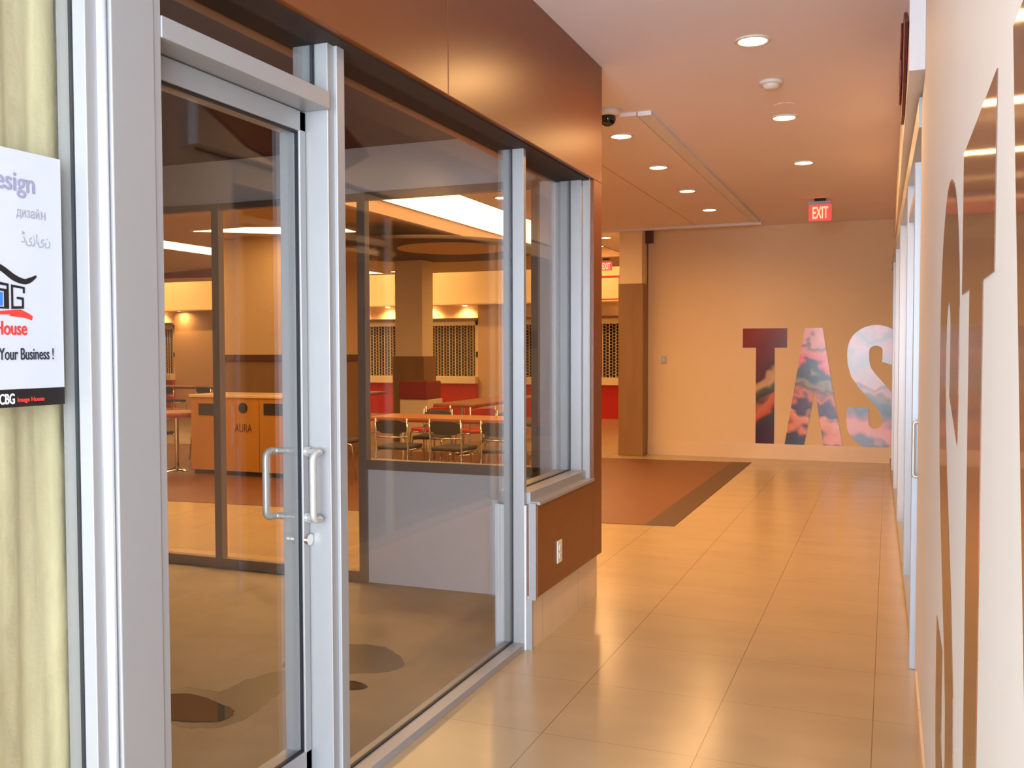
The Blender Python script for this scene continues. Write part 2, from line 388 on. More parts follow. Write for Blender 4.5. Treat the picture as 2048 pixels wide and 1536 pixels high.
def pull(x_face, s, name='pull_handle'):
    ys, z0, z1 = 2.669, 0.965, 1.185; yo = 2.615; xo = x_face+s*.062
    pts = [(x_face, ys, z1), (xo, ys, z1), (xo, yo, z1), (xo, yo, z0), (xo, ys, z0), (x_face, ys, z0)]
    h = obj(name, tube(B(), fillet(pts, .03), .0115, 14), M['steel'], d1, smooth=True)
    for z in (z0, z1):
        r = tube(B(), [(x_face, ys, z), (x_face+s*.012, ys, z)], .0165, 16)
        obj('rose', r, M['steel'], h)
    return h
pull(DX1, 1); pull(DX0+.02, -1)
lk = obj('lock_cylinder', tube(B(), [(DX1, 2.669, .892), (DX1+.014, 2.669, .892)], .019, 18), M['chrome'], d1)
obj('threshold', boxes((XB-.05, XF+.01, 1.916, 2.69, 0, 0.012)), M['alu'], d1, .002)
w2 = thing('window_2', 'large clear shop window between door and low brown wall', 'window', kind='structure')
pane('pane', w2, 2.775, 4.445, 0.035, 2.568); gasket(w2, 2.775, 4.447, 0.035, 2.568)
obj('sill', boxes((XB, XF, 2.775, 4.487, 0, 0.035)), M['alu'], w2, .002)
obj('head', boxes((XB, XF, 2.73, 5.43, 2.568, 2.60)), M['alu'], w2, .002)
obj('corner_post', boxes((XB, XF, 4.447, 4.483, 0, 2.575)), M['alu'], w2, .002)
w3 = thing('window_3', 'narrow shop window above the brown low wall', 'window', kind='structure')
pane('pane', w3, 4.483, 5.40, 0.80, 2.568, -1.772); gasket(w3, 4.483, 5.402, 0.80, 2.568, -1.772)
obj('sill', boxes((XB-.05, XF+.02, 4.483, 5.44, 0.735, 0.80)), M['alu'], w3, .004)
obj('sill_nosing', boxes((XF+.018, PX1+.006, 4.485, 5.445, 0.735, 0.752)), M['alu'], w3, .002)
obj('jamb', boxes((-1.83, XF, 5.402, 5.44, 0.79, 2.575)), M['alu'], w3, .002)
obj('jamb_trim', boxes((XF, -1.655, 5.428, 5.446, 0.745, 2.585)), M['alu'], w3, .002)
tag(d1, kind='structure')

# ---------------------------------------------------------------- empty shop: back wall, rear glazing, closing walls
YB0, YB1 = 5.40, 5.52
struct('wall_shop_back', boxes((-3.16, -1.93, YB0, YB1, 0, 0.745), (-6.6, -1.93, YB0, YB1, 2.53, 2.95), (-1.99, -1.86, YB0, YB1, 0, 2.95), (-6.6, -5.6, YB0, YB1, 0, 2.95)),
       M['drywall'], 'grey drywall back wall of the empty shop', 'wall')
w4 = thing('window_4', 'dark framed floor to ceiling glazing at the back of the shop', 'window', kind='structure')
fr = boxes((-5.6, -3.16, YB0-.015, YB0+.04, 2.49, 2.535), (-5.6, -3.20, YB0-.015, YB0+.04, 0, 0.07))
for a, b in ((-5.62, -5.55), (-4.375, -4.315), (-3.215, -3.155)): box(fr, a, b, YB0-.02, YB0+.04, 0, 2.535)
obj('frame', fr, M['alu_brown'], w4, .003)
for a, b in ((-5.55, -4.375), (-4.315, -3.215)):
    obj('pane', boxes((a, b, 5.455, 5.463, 0.095, 2.49)), M['glass'], w4)
w5 = thing('window_5', 'dark framed back window above a grey drywall sill', 'window', kind='structure')
obj('frame', boxes((-3.155, -1.96, YB0-.02, YB0+.04, 2.49, 2.54), (-3.155, -1.96, YB0-.02, YB0+.04, 0.745, 0.81), (-2.01, -1.96, YB0-.02, YB0+.04, 0.745, 2.54)), M['alu_brown'], w5, .003)
obj('pane', boxes((-3.155, -2.01, 5.455, 5.463, 0.81, 2.49)), M['glass'], w5)
struct('wall_shop_side', boxes((-6.7, -6.6, -4.5, 5.52, 0, CEIL)), M['drywall'], 'grey drywall far side wall of the empty shop', 'wall')
struct('wall_shop_partition', boxes((-6.6, -1.86, 1.755, 1.80, 0, CEIL)), M['drywall'], 'drywall partition between the empty shop and the papered shop', 'wall')
struct('wall_upper_back', boxes((-6.6, -1.93, YB0, YB1, 2.95, CEIL+.1)), M['drywall'], 'drywall above the shop ceiling', 'wall')
# puddles and damp patches on the concrete
def blob(pts, z0, z1, n=8, j=0.018):
    P = [Vector((x, y, 0)) for x, y in pts]; k = len(P); out = []
    for i in range(k):
        p0, p1, p2, p3 = P[i-1], P[i], P[(i+1) % k], P[(i+2) % k]
        for q in range(n):
            t = q/n
            v = .5*((2*p1)+(p2-p0)*t+(2*p0-5*p1+4*p2-p3)*t*t+(3*p1-p0-3*p2+p3)*t**3)
            out.append((v.x+random.uniform(-j, j)*.4, v.y+random.uniform(-j, j)*.4))
    return prism(B(), out, z0, z1)
tag(obj('damp_patch', blob([(-3.0, 3.25), (-2.93, 3.40), (-2.76, 3.42), (-2.74, 3.60), (-2.62, 3.78), (-2.48, 3.72), (-2.5, 3.5), (-2.46, 3.25), (-2.5, 3.08), (-2.72, 3.04)], .0004, .0009), M['damp']),
    'dark damp patch around the near puddle on the shop concrete', 'stain')
tag(obj('damp_patch', blob([(-2.72, 3.82), (-2.64, 4.15), (-2.42, 4.24), (-2.18, 4.06), (-2.2, 3.9), (-2.45, 3.80)], .0004, .0009), M['damp']),
    'dark damp patch farther back on the shop concrete', 'stain')
tag(obj('puddle', blob([(-3.0, 3.22), (-2.88, 3.33), (-2.7, 3.30), (-2.55, 3.24), (-2.54, 3.13), (-2.7, 3.07), (-2.9, 3.08)], .002, .0035, j=.012), M['wet']),
    'shiny water puddle near the door on the shop concrete', 'puddle')
tag(obj('puddle', blob([(-2.36, 3.66), (-2.28, 3.74), (-2.17, 3.70), (-2.22, 3.64)], .001, .0025, j=.006), M['wet']),
    'tiny shiny puddle on the shop concrete beside the large window', 'puddle')
# small ceiling fitting in the shop
tag(obj('ceiling_sensor', lathe(B(), (-3.05, 4.75, 2.83), [(0.05, 0), (0.05, -.012), (.02, -.03)]), M['plastic'], smooth=True), 'small white fitting on the dark shop ceiling', 'ceiling fitting')

# brown paper and poster in the left window
bm = B(); cols = 150; rows = 24; grid = []
for i in range(cols+1):
    y = -1.6+(1.715+1.6)*i/cols; col = []
    for j in range(rows+1):
        z = 0.02+2.5*j/rows
        x = -1.835+.007*math.sin(y*34+.6*math.sin(z*3))+.0045*math.sin(y*97+z*1.3)+.0025*math.sin(y*171-z*.9)
        yy = y+(random.uniform(-.006, .006)+.012*math.sin(z*2.2) if i == cols else 0)
        col.append(bm.verts.new((x, yy, z)))
    grid.append(col)
for i in range(cols):
    for j in range(rows): bm.faces.new((grid[i][j], grid[i+1][j], grid[i+1][j+1], grid[i][j+1]))
pp = obj('paper_covering', bm, M['paper'], smooth=True)
so = pp.modifiers.new('thickness', 'SOLIDIFY'); so.thickness = .001
tag(pp, 'wrinkled tan paper hung inside the left shop window', 'paper')
po = thing('poster', 'white design company poster stuck on the left papered window', 'poster', (0, 0, 0))
XP = -1.7565
obj('sheet', boxes((XP-.002, XP, 0.95, 1.645, 1.437, 1.955)), M['poster'], po)
obj('footer_band', boxes((XP-.002, XP+.0004, 0.95, 1.645, 1.399, 1.438)), M['black'], po)
X1 = XP+.0006
place_text('lettering', 'Design', .05, M['lav'], po, (X1, 1.575, 1.867), '+x', .9, .0011, .0006, 'RIGHT', width=.138, height=.056)
place_text('lettering', '\u0434\u0438\u0437\u0430\u0439', .03, M['pale'], po, (X1, 1.5855, 1.812), '+x', .8, .0, .0006, 'RIGHT', width=.060)
place_text('lettering', '\u0688\u06cc\u0632\u0627\u06cc\u0646', .03, M['pale'], po, (X1, 1.612, 1.757), '+x', .8, .0, .0006, 'RIGHT', width=.075)
# roof brush stroke, house letters, red stroke
def flat(name, pts, material, x=X1):
    return obj(name, prism(B(), pts, x-.0003, x+.0003, 'x'), material, po)
def stroke(pts, widths, n=6):
    P = [Vector((a, b, 0)) for a, b in pts]; c = []
    k = len(P)
    for i in range(k-1):
        p0, p1, p2, p3 = P[max(i-1, 0)], P[i], P[i+1], P[min(i+2, k-1)]
        for q in range(n):
            t = q/n
            c.append((.5*((2*p1)+(p2-p0)*t+(2*p0-5*p1+4*p2-p3)*t*t+(3*p1-p0-3*p2+p3)*t**3), widths[i]*(1-t)+widths[i+1]*t))
    c.append((P[-1], widths[-1])); L, Rr = [], []
    for i, (p, wd) in enumerate(c):
        t = (c[min(i+1, len(c)-1)][0]-c[max(i-1, 0)][0]).normalized(); nn = Vector((-t.y, t.x, 0))
        a = p+nn*wd/2; b = p-nn*wd/2; L.append((a.x, a.y)); Rr.append((b.x, b.y))
    return L+Rr[::-1]
flat('lettering', [(1.588, 1.812), (1.591, 1.812), (1.591, 1.8195), (1.597, 1.8195), (1.597, 1.812), (1.600, 1.812), (1.600, 1.829), (1.597, 1.829), (1.597, 1.822), (1.591, 1.822), (1.591, 1.829), (1.588, 1.829)], M['pale'])
flat('roof_stroke', stroke([(1.39, 1.722), (1.44, 1.715), (1.484, 1.697), (1.515, 1.679), (1.540, 1.672), (1.556, 1.676), (1.573, 1.686)], [.004, .010, .013, .014, .012, .011, .004]), M['black'])
flat('ground_stroke', [(1.40, 1.604), (1.478, 1.606), (1.53, 1.611), (1.548, 1.604), (1.561, 1.597), (1.559, 1.588), (1.540, 1.593), (1.50, 1.596), (1.505, 1.599), (1.40, 1.597)], M['red_ink'])
flat('logo_letter', [(1.507, 1.664), (1.542, 1.660), (1.542, 1.646), (1.537, 1.646), (1.537, 1.656), (1.512, 1.658), (1.512, 1.617), (1.534, 1.618), (1.534, 1.632), (1.521, 1.633), (1.521, 1.638), (1.539, 1.637), (1.539, 1.613), (1.507, 1.611)], M['black'])
flat('logo_letter', [(1.46, 1.670), (1.501, 1.665), (1.501, 1.611), (1.46, 1.611), (1.46, 1.615), (1.489, 1.615), (1.489, 1.648), (1.46, 1.651), (1.46, 1.656), (1.496, 1.653), (1.496, 1.660), (1.46, 1.664)], M['black'])
flat('logo_fill', [(1.475, 1.647), (1.486, 1.646), (1.486, 1.617), (1.475, 1.617)], M['blue_ink'])
place_text('lettering', 'House', .04, M['red_ink'], po, (X1, 1.546, 1.556), '+x', .7, .0010, .0006, 'RIGHT', width=.080, height=.030)
place_text('lettering', 'Your Business !', .03, M['ink'], po, (X1, 1.617, 1.502), '+x', .7, .0005, .0006, 'RIGHT', width=.142, height=.026)
place_text('lettering', 'CCBG', .03, M['white_ink'], po, (X1+.0004, 1.511, 1.407), '+x', .7, .0009, .0006, 'RIGHT', width=.052, height=.023)
place_text('lettering', 'Image House', .02, M['red_ink'], po, (X1+.0004, 1.588, 1.410), '+x', .8, .0006, .0006, 'RIGHT', width=.07, height=.013)

# outlet on the brown low wall
ot = thing('wall_outlet', 'white power outlet on the brown low wall', 'outlet', (PX1, 4.80, 0.44))
obj('cover_plate', boxes((0, .006, -.037, .037, -.06, .06)), M['plastic'], ot, .002)
for z in (-.022, .022): obj('socket', boxes((.005, .009, -.018, .018, z-.015, z+.015)), M['plastic'], ot, .003)

# ---------------------------------------------------------------- far wall with big letters
YW = 13.55
struct('wall_back', boxes((-3.25, 1.2, YW, YW+.2, 0, CEIL)), M['wall'], 'beige far wall carrying the large photo letters', 'wall')
struct('baseboard_back', boxes((-3.25, 0.3, YW-.012, YW, 0, 0.21)), M['base'], 'beige tile base along the far wall', 'baseboard')
pier = thing('wall_pier', 'cream pier with brown lower cladding at the left end of the far wall', 'pier', kind='structure')
obj('upper_pier', boxes((-3.60, -3.27, YW-.30, YW+.2, 2.44, CEIL)), M['cream'], pier)
obj('lower_cladding', boxes((-3.61, -3.25, YW-.31, YW+.2, 0, 2.46)), M['wood'], pier, .004)
struct('trim_3', boxes((-3.27, -3.17, YW-.1, YW+.1, 3.05, CEIL)), M['wood_dark'], 'small dark trim block at the top of the far wall beside the pier', 'trim')
th = thing('thermostat', 'small grey wall control on the beige far wall left of the letters', 'switch', (-3.015, YW, 1.37))
obj('cover_plate', boxes((-.035, .035, -.012, 0, -.055, .055)), M['grey_plastic'], th, .004)
obj('display', boxes((-.014, .014, -.016, -.01, -.02, .03)), M['alu_hi'], th, .002)

def S_outline(n=14):
    c = [(.345, .665), (.352, .72), (.352, .79)]
    for k in range(1, 24):
        a = math.pi*k/24; c.append((.22+.133*math.cos(a), .795+.122*math.sin(a)))
    c += [(.085, .78), (.088, .70), (.108, .62), (.160, .545), (.225, .47), (.290, .395), (.338, .315), (.353, .24)]
    for k in range(0, 25):
        a = -math.pi*k/24; c.append((.22+.135*math.cos(a), .215+.132*math.sin(a)))
    c += [(.085, .28), (.088, .335)]
    P = [Vector((x, y, 0)) for x, y in c]; L, Rr = [], []
    for i, p in enumerate(P):
        t = (P[min(i+1, len(P)-1)]-P[max(i-1, 0)]).normalized(); nn = Vector((-t.y, t.x, 0))
        L.append(p+nn*.083); Rr.append(p-nn*.083)
    # slanted terminals
    L[0] += Vector((0, .03, 0)); Rr[0] += Vector((0, -.0, 0))
    return L, Rr
def letter_bm(ch, o, xdir, H, depth_vec):
    """o: lower left corner, xdir: reading direction, H: letter height"""
    bm = B(); up = Vector((0, 0, 1)); xd = Vector(xdir); dv = Vector(depth_vec); o = Vector(o)
    f = lambda x, y: o+xd*x*H+up*y*H
    if ch == 'S':
        L, Rr = S_outline()
        q = [[bm.verts.new(f(p.x, p.y)+d) for p in side] for side in (L, Rr) for d in (Vector(), dv)]
        l0, l1, r0, r1 = q
        for i in range(len(L)-1):
            bm.faces.new((l0[i], l0[i+1], r0[i+1], r0[i])); bm.faces.new((l1[i], r1[i], r1[i+1], l1[i+1]))
            bm.faces.new((l0[i], l1[i], l1[i+1], l0[i+1])); bm.faces.new((r0[i], r0[i+1], r1[i+1], r1[i]))
        for i in (0, -1): bm.faces.new((l0[i], r0[i], r1[i], l1[i]))
        return bm
    P = dict(T=[(0, 1), (0, .834), (.112, .834), (.112, 0), (.268, 0), (.268, .834), (.370, .834), (.370, 1)],
             A=[(0, 0), (.16, 0), (.246, .48), (.319, 0), (.47, 0), (.302, 1), (.16, 1)],
             Y=[(0, 1), (.165, 1), (.235, .66), (.305, 1), (.47, 1), (.318, .41), (.318, 0), (.152, 0), (.152, .41)])[ch]
    a = [bm.verts.new(f(x, y)) for x, y in P]; b = [bm.verts.new(f(x, y)+dv) for x, y in P]; n = len(P)
    bm.faces.new(a); bm.faces.new(b[::-1])
    for i in range(n): bm.faces.new((a[i], a[(i+1) % n], b[(i+1) % n], b[i]))
    return bm
pT = photo_mat('photo_T', [(0, (66, 18, 22)), (.16, (44, 22, 44)), (.24, (60, 26, 24)), (.29, (186, 80, 44)), (.36, (196, 104, 60)), (.40, (60, 46, 34)), (.47, (78, 80, 50)), (.52, (196, 160, 112)), (.58, (190, 146, 100)), (.61, (84, 26, 14)), (.80, (112, 36, 16)), (1, (134, 46, 22))], .2, 1.81, 3.1, .22, slant=.55, x0=-1.6)
pA = photo_mat('photo_A', [(0, (48, 46, 56)), (.08, (64, 24, 28)), (.14, (222, 130, 90)), (.24, (232, 150, 112)), (.29, (58, 26, 54)), (.36, (86, 36, 62)), (.40, (210, 110, 66)), (.47, (96, 66, 36)), (.53, (150, 140, 110)), (.58, (52, 62, 66)), (.65, (70, 50, 62)), (.69, (232, 80, 74)), (.78, (226, 134, 120)), (.86, (120, 76, 86)), (.89, (222, 150, 140)), (1, (232, 164, 158))], .2, 1.81, 9.4, .5, slant=-.22, x0=-.93)
pS = photo_mat('photo_sheen_S', [(0, (110, 110, 124)), (.06, (222, 150, 146)), (.18, (226, 146, 140)), (.25, (150, 112, 130)), (.30, (84, 100, 110)), (.38, (110, 120, 128)), (.44, (214, 170, 178)), (.50, (150, 136, 164)), (.55, (222, 190, 204)), (.68, (180, 194, 226)), (.80, (226, 196, 224)), (.92, (176, 184, 212)), (1, (232, 196, 220))], .2, 1.85, 5.7, .36, slant=-.15, x0=-.2)  # food print whose lavender tones also hold a painted daylight sheen
g1 = 'large photo letters on the far wall'
for ch, x, pm, lab in (('T', -1.90, pT, 'large letter T filled with a dark food photo on the far wall'), ('A', -1.328, pA, 'large letter A filled with a food photo on the far wall'), ('S', -.525, pS, 'large pink letter S on the far wall partly behind the right storefront')):
    H = 1.61 if ch != 'S' else 1.66
    tag(obj('wall_letter', letter_bm(ch, (x, YW-.006, .20 if ch != 'S' else .18), (1, 0, 0), H, (0, .006, 0)), pm), lab, 'letter', g1)

# ---------------------------------------------------------------- right side: near wall with letters, bulkhead, storefront
struct('wall_right', boxes((.13, .5, 0.55, 4.50, 0, CEIL)), M['wall_near'], 'off white near right wall carrying large brown letters', 'wall')
struct('baseboard_right', boxes((.121, .13, 0.55, 4.50, 0, 0.10)), M['base'], 'tan base strip along the near right wall', 'baseboard')
pn = photo_mat('photo_near', [(0, (112, 76, 40)), (.3, (126, 78, 42)), (.5, (126, 78, 46)), (.62, (150, 78, 54)), (.75, (118, 78, 54)), (.9, (104, 72, 54)), (1, (118, 82, 68))], .2, 1.9, 2.2, .3, rough=.12, aniso=(.95, 0.0))
for ch, y, z, H, lab in (('S', 2.82, .22, 1.69, 'brown letter S on the near right wall, leftmost of three'), ('T', 2.01, .28, 1.61, 'brown letter T on the near right wall, the full letter nearest the right edge'), ('Y', 1.24, .28, 1.61, 'brown letter Y on the near right wall cut by the right edge')):
    tag(obj('wall_letter', letter_bm(ch, (.1285, y, z), (0, -1, 0), H, (.0015, 0, 0)), pn), lab, 'letter', 'large letters on the near right wall')
struct('wall_right_bulkhead', prism(B(), [(.067, 4.45), (.60, 4.45), (.60, YW), (.04, YW)], 2.71, CEIL), M['wall_near'], 'off white bulkhead above the right storefront', 'wall')
struct('added_backing_right', boxes((.55, .60, 4.45, YW, 0, 2.69)), M['dark'], 'dark backing added behind the right storefront against light leaks', 'wall')  # unseen dark backing, added so no light leaks through the storefront
struct('wall_right_return', boxes((.1305, .55, 4.50, 4.84, 0, 2.69)), M['wall_near'], 'off white wall end beside the right storefront', 'wall')
w6 = thing('window_6', 'white framed storefront running along the right side', 'window', kind='structure')
xr = lambda y: .118-.011*(y-4.85)
ang = math.atan(-.011)
def post(y, wdt=.055, xa=0.0, depth=.045, z0=0.0, z1=2.60):
    x = xr(y)+xa
    return obj('post', boxes((x, x+depth, y, y+wdt, z0, z1)), M['alu_white'], w6, .003)
for y in (6.55, 8.6, 8.72, 10.6, 12.2): post(y)
obj('header', prism(B(), [(xr(4.85), 4.85), (xr(4.85)+.06, 4.85), (xr(YW)+.06, YW), (xr(YW), YW)], 2.55, 2.69), M['alu_white'], w6, .002)
obj('sill', prism(B(), [(xr(4.85), 4.9), (xr(4.85)+.06, 4.9), (xr(YW)+.06, YW), (xr(YW), YW)], 0.0, .07), M['alu'], w6, .002)
obj('transom', prism(B(), [(xr(4.85)+.008, 4.9), (xr(4.85)+.05, 4.9), (xr(6.5)+.05, 6.55), (xr(6.5)+.008, 6.55)], 2.32, 2.37), M['alu_white'], w6, .002)
obj('pane', prism(B(), [(xr(4.85)+.040, 4.90), (xr(4.85)+.046, 4.90), (xr(YW)+.046, YW), (xr(YW)+.040, YW)], .07, 2.55), M['glass_right'], w6)
d2 = thing('door_2', 'white framed door with a pull handle at the near end of the right storefront', 'door', kind='structure')
obj('stile', boxes((.104, .152, 4.845, 4.90, 0.0, 2.39)), M['alu_white'], d2, .003)
pts = [(.140, 4.845, 1.18), (.140, 4.79, 1.18), (.110, 4.79, 1.18), (.110, 4.79, .925), (.140, 4.79, .925), (.140, 4.845, .925)]
obj('pull_handle', tube(B(), fillet(pts, .016), .0085, 12), M['steel'], d2, smooth=True)
# raised sign on the right bulkhead
sg = thing('shop_sign', 'maroon two row sign on the right bulkhead', 'sign', (.064, 5.35, 2.945))
obj('backing', prism(B(), [(-.85, -.01), (-.45, .16), (0, .22), (.45, .17), (.85, .01), (.45, -.17), (0, -.22), (-.45, -.17)], -.016, 0, 'x'), M['maroon'], sg, .004)
for row, (z, ws) in enumerate(((.045, .40), (-.10, .30))):
    y = -ws
    while y < ws:
        k = random.uniform(.04, .07)
        obj('raised_stroke', boxes((-.028, -.016, y, y+k, z, z+.085)), M['maroon'], sg, .006); y += k+.022

# ---------------------------------------------------------------- corridor fittings on the ceiling
def downlight(x, y, label, power, group, z=CEIL):
    t = thing('downlight', label, 'ceiling light', (x, y, z), 0, group)
    ring = lathe(B(), (0, 0, 0), [(.098, 0), (.098, -.006), (.080, -.010), (.078, -.002)])
    obj('trim_ring', ring, M['plastic'], t, smooth=True)
    obj('lens', cyl(B(), (0, 0), .078, -.005, -.001, 28), M['lens'], t)
    if power:
        l = area('downlight_lamp', (0, 0, -.02), (0, 0, -1), .15, .15, power, WARM, 165, 'DISK'); l.parent = t
    return t
gR = 'downlights in the corridor row'; gL = 'downlights in the row beyond the brown pier'
PW = 26
downlight(-.72, 5.44, 'largest nearest ceiling downlight in the right row', PW, gR)
downlight(-.735, 7.31, 'second ceiling downlight of the right row, just beyond the smoke detector', PW, gR)
downlight(-.745, 9.14, 'third ceiling downlight of the right row, between smoke detector and exit sign', PW*.8, gR)
zl = CEIL-.025
downlight(-1.98, 7.34, 'nearest ceiling downlight of the left row beside the dome camera', PW, gL, zl)
downlight(-2.00, 8.72, 'second ceiling downlight of the left row', PW*.8, gL, zl)
downlight(-2.01, 10.13, 'third ceiling downlight of the left row', PW*.7, gL, zl)
downlight(-2.03, 11.59, 'farthest ceiling downlight of the left row near the beige wall', PW*.7, gL, zl)
gF = 'downlights over the food court'
downlight(-4.03, 14.06, 'ceiling downlight seen just left of the cream pier', PW, gF)
downlight(-4.05, 9.93, 'food court ceiling downlight beside the glowing tray', PW, gF)
downlight(-10.0, 18.3, 'small food court ceiling downlight left of the tan column', PW, gF)
downlight(-4.2, 7.0, 'unseen downlight added to brighten the floor strip behind the shop, right one', 30, gF)  # three unseen downlights added to brighten the floor strip and waste station
downlight(-6.6, 7.0, 'unseen downlight added to brighten the floor strip behind the shop, middle one', 34, gF)
downlight(-8.6, 7.0, 'unseen downlight added to brighten the floor strip behind the shop, left one', 34, gF)
downlight(-17.42, 20.12, 'small light grazing the wide tan pier at the far left of the food counters', 9, gF, 2.57)
sd = thing('smoke_detector', 'white round smoke detector on the ceiling between downlights', 'smoke detector', (-.72, 6.31, CEIL))
obj('base', lathe(B(), (0, 0, 0), [(.075, 0), (.075, -.016), (.066, -.022)]), M['plastic'], sd, smooth=True)
obj('sensor_head', lathe(B(), (0, 0, 0), [(.052, -.020), (.052, -.030), (.042, -.048), (.018, -.052)]), M['plastic'], sd, smooth=True)
sc = thing('security_camera', 'black dome security camera on the ceiling beside the brown pier', 'camera', (-1.885, 6.62, CEIL))
obj('mount', lathe(B(), (0, 0, 0), [(.085, 0), (.085, -.03), (.065, -.045)]), M['plastic'], sc, smooth=True)
obj('dome', lathe(B(), (0, 0, -.045), [(.058, 0), (.058, -.02)]+[(.058*math.cos(a*math.pi/16), -.02-.052*math.sin(a*math.pi/16)) for a in range(1, 8)]), M['dome'], sc, smooth=True)
tag(obj('ceiling_hatch', lathe(B(), (-.70, 6.95, CEIL), [(.07, 0), (.068, -.004), (.06, -.004)]), M['ceiling']), 'faint round cover plate on the ceiling before the second downlight', 'cover plate')
def exit_sign(x, y, label, k=1.0):
    t = thing('exit_sign', label, 'exit sign', (x, y, CEIL))
    obj('canopy', boxes((-.06*k, .06*k, -.04*k, .04*k, -.028*k, 0)), M['dark'], t, .003)
    obj('housing', boxes((-.125*k, .125*k, -.02*k, .025*k, -.068*k, -.028*k)), M['grey_plastic'], t, .003)
    f = obj('sign_panel', boxes((-.123*k, .123*k, -.010*k, .010*k, -.248*k, -.068*k)), M['exit_red'], t, .002)
    place_text('lettering', 'EXIT', .2*k, M['exit_letter'], t, (0, -.0125*k, -.222*k), '-y', .8, .006*k, .003, 'CENTER', width=.17*k, height=.135*k)
    return t
exit_sign(-.745, 11.4, 'glowing red EXIT sign hanging from the ceiling before the far wall')
exit_sign(-4.95, 17.3, 'small distant red EXIT sign at the edge of the brown pier', .9)

# ---------------------------------------------------------------- food court
struct('wall_food_court_back', boxes((-21, -2.5, 20.9, 21.0, 0, 3.9)), M['tan'], 'tan back wall of the food court kitchens', 'wall')
struct('wall_food_court_left', boxes((-21, -20.9, 5.5, 21, 0, 3.9)), M['cream'], 'cream left wall of the food court', 'wall')
struct('wall_food_court_right', boxes((-2.6, -2.5, YW+.2, 21, 0, 3.9)), M['cream'], 'cream right wall of the food court', 'wall')
struct('wall_food_court_near', boxes((-21, -6.6, 5.5, 5.62, 0, 3.5)), M['cream'], 'cream near wall of the food court', 'wall')
struct('wall_fascia', boxes((-20.9, -2.6, 20.25, 20.9, 2.57, 3.42), (-20.9, -2.6, 19.98, 20.25, 2.57, 2.60)), M['cream'], 'long cream fascia above the closed food counters', 'wall')
for i, (a, b) in enumerate(((-8.9, -8.0), (-10.95, -10.55), (-13.4, -12.62), (-17.75, -15.6), (-4.3, -2.6))):
    struct('wall_counter_pier', boxes((a, b, 20.3, 20.9, 0, 2.57)), M['tan'], ['tan pier right of the middle shutter', 'tan pier hidden by the brown based column', 'tan pier left of the shutters behind the column', 'wide tan pier beside the leftmost shutter', 'tan pier at the right end of the food counters'][i], 'pier')
def kiosk(x0, x1, label, front):
    t = thing('food_counter', label, 'counter', ((x0+x1)/2, 20.3, 0), 0, 'closed food counters')
    h = (x1-x0)/2
    obj('counter_front', boxes((-h, h, -.10, .35, 0.0, .74)), M[front], t, .004)
    obj('counter_top', boxes((-h, h, -.18, .40, .74, .90)), M['cream'], t, .006)
    obj('back_panel', boxes((-h, h, .40, .44, .9, 2.12)), M['dark'], t)
    f = obj('shutter_frame', boxes((-h, -h+.10, .05, .20, .9, 2.22), (h-.10, h, .05, .20, .9, 2.22), (-h, h, .05, .20, 2.10, 2.22)), M['cream'], t, .004)
    obj('header_shelf', boxes((-h, h, -.05, .3, 2.22, 2.27)), M['wood'], t, .003)
    obj('niche', boxes((-h, h, .25, .30, 2.27, 2.57)), M['cream'], t)
    bm = B(); n = int((2*h-.2)/.075)
    for i in range(n+1):
        x = -h+.10+i*(2*h-.2)/n; wd = .007 if i % 2 == 0 else .003
        box(bm, x-wd, x+wd, .10, .118, .9, 2.10)
        if i < n:
            for j in range(17):
                z = .93+j*.0705+(.035 if i % 2 else 0); box(bm, x, x+(2*h-.2)/n, .104, .114, z, z+.007)
    obj('shutter_grille', bm, M['cream'], t)
    for k in (-.45, .45):
        l = area('niche_lamp', (k*h*1.2, .02, 2.54), (0, .35, -1), .1, .1, 9, WARM, 120, 'DISK'); l.parent = t
        obj('spot_lens', cyl(B(), (k*h*1.2, .10), .05, 2.555, 2.565, 16), M['lens'], t)
    obj('lock_box', boxes((h-.07, h-.03, .03, .05, 1.35, 1.48)), M['dark'], t)
    return t
kiosk(-8.0, -4.3, 'closed counter with red front seen right of the brown corner pier', 'red')
kiosk(-10.55, -8.9, 'closed counter with lattice shutter right of the tan column', 'red')
kiosk(-12.62, -10.95, 'closed counter with lattice shutter left of the tan column', 'red')
kiosk(-20.5, -17.75, 'closed counter with lattice shutter at the far left of the food court', 'red')
# unseen strip lamps added above the ceiling edge to brighten the fascia
for i, x in enumerate((-18.2, -14.4, -10.6, -6.4)):
    t = thing('added_washer', ['added unseen wall washer at the far left of the fascia', 'added unseen wall washer left of the wide wall block', 'added unseen wall washer behind the tan column', 'added unseen wall washer near the cream pier'][i], 'ceiling light', (x, 19.25, 3.8), 0, 'added wall washers above the food counters')
    obj('lamp_housing', boxes((-1.5, 1.5, -.06, .06, -.05, 0)), M['plastic'], t, .004)
    obj('diffuser', boxes((-1.48, 1.48, -.045, .045, -.058, -.05)), M['strip'], t)
    l = area('added_washer_lamp', (0, .02, -.075), (0, .8, -1), 2.9, .08, 50 if i < 3 else 36, WARM, 170); l.parent = t
# red outlined sign above the right counter
so_ = thing('menu_sign', 'red outlined square sign on the fascia beside the cream pier', 'sign', (-6.2, 20.24, 2.87))
obj('board', boxes((-.70, .70, -.03, 0, -.25, .25)), M['cream'], so_)
obj('outline', boxes((-.74, .74, -.04, -.005, .23, .27), (-.74, .74, -.04, -.005, -.27, -.23), (-.74, -.70, -.04, -.005, -.27, .27), (.70, .74, -.04, -.005, -.27, .27)), M['red'], so_)
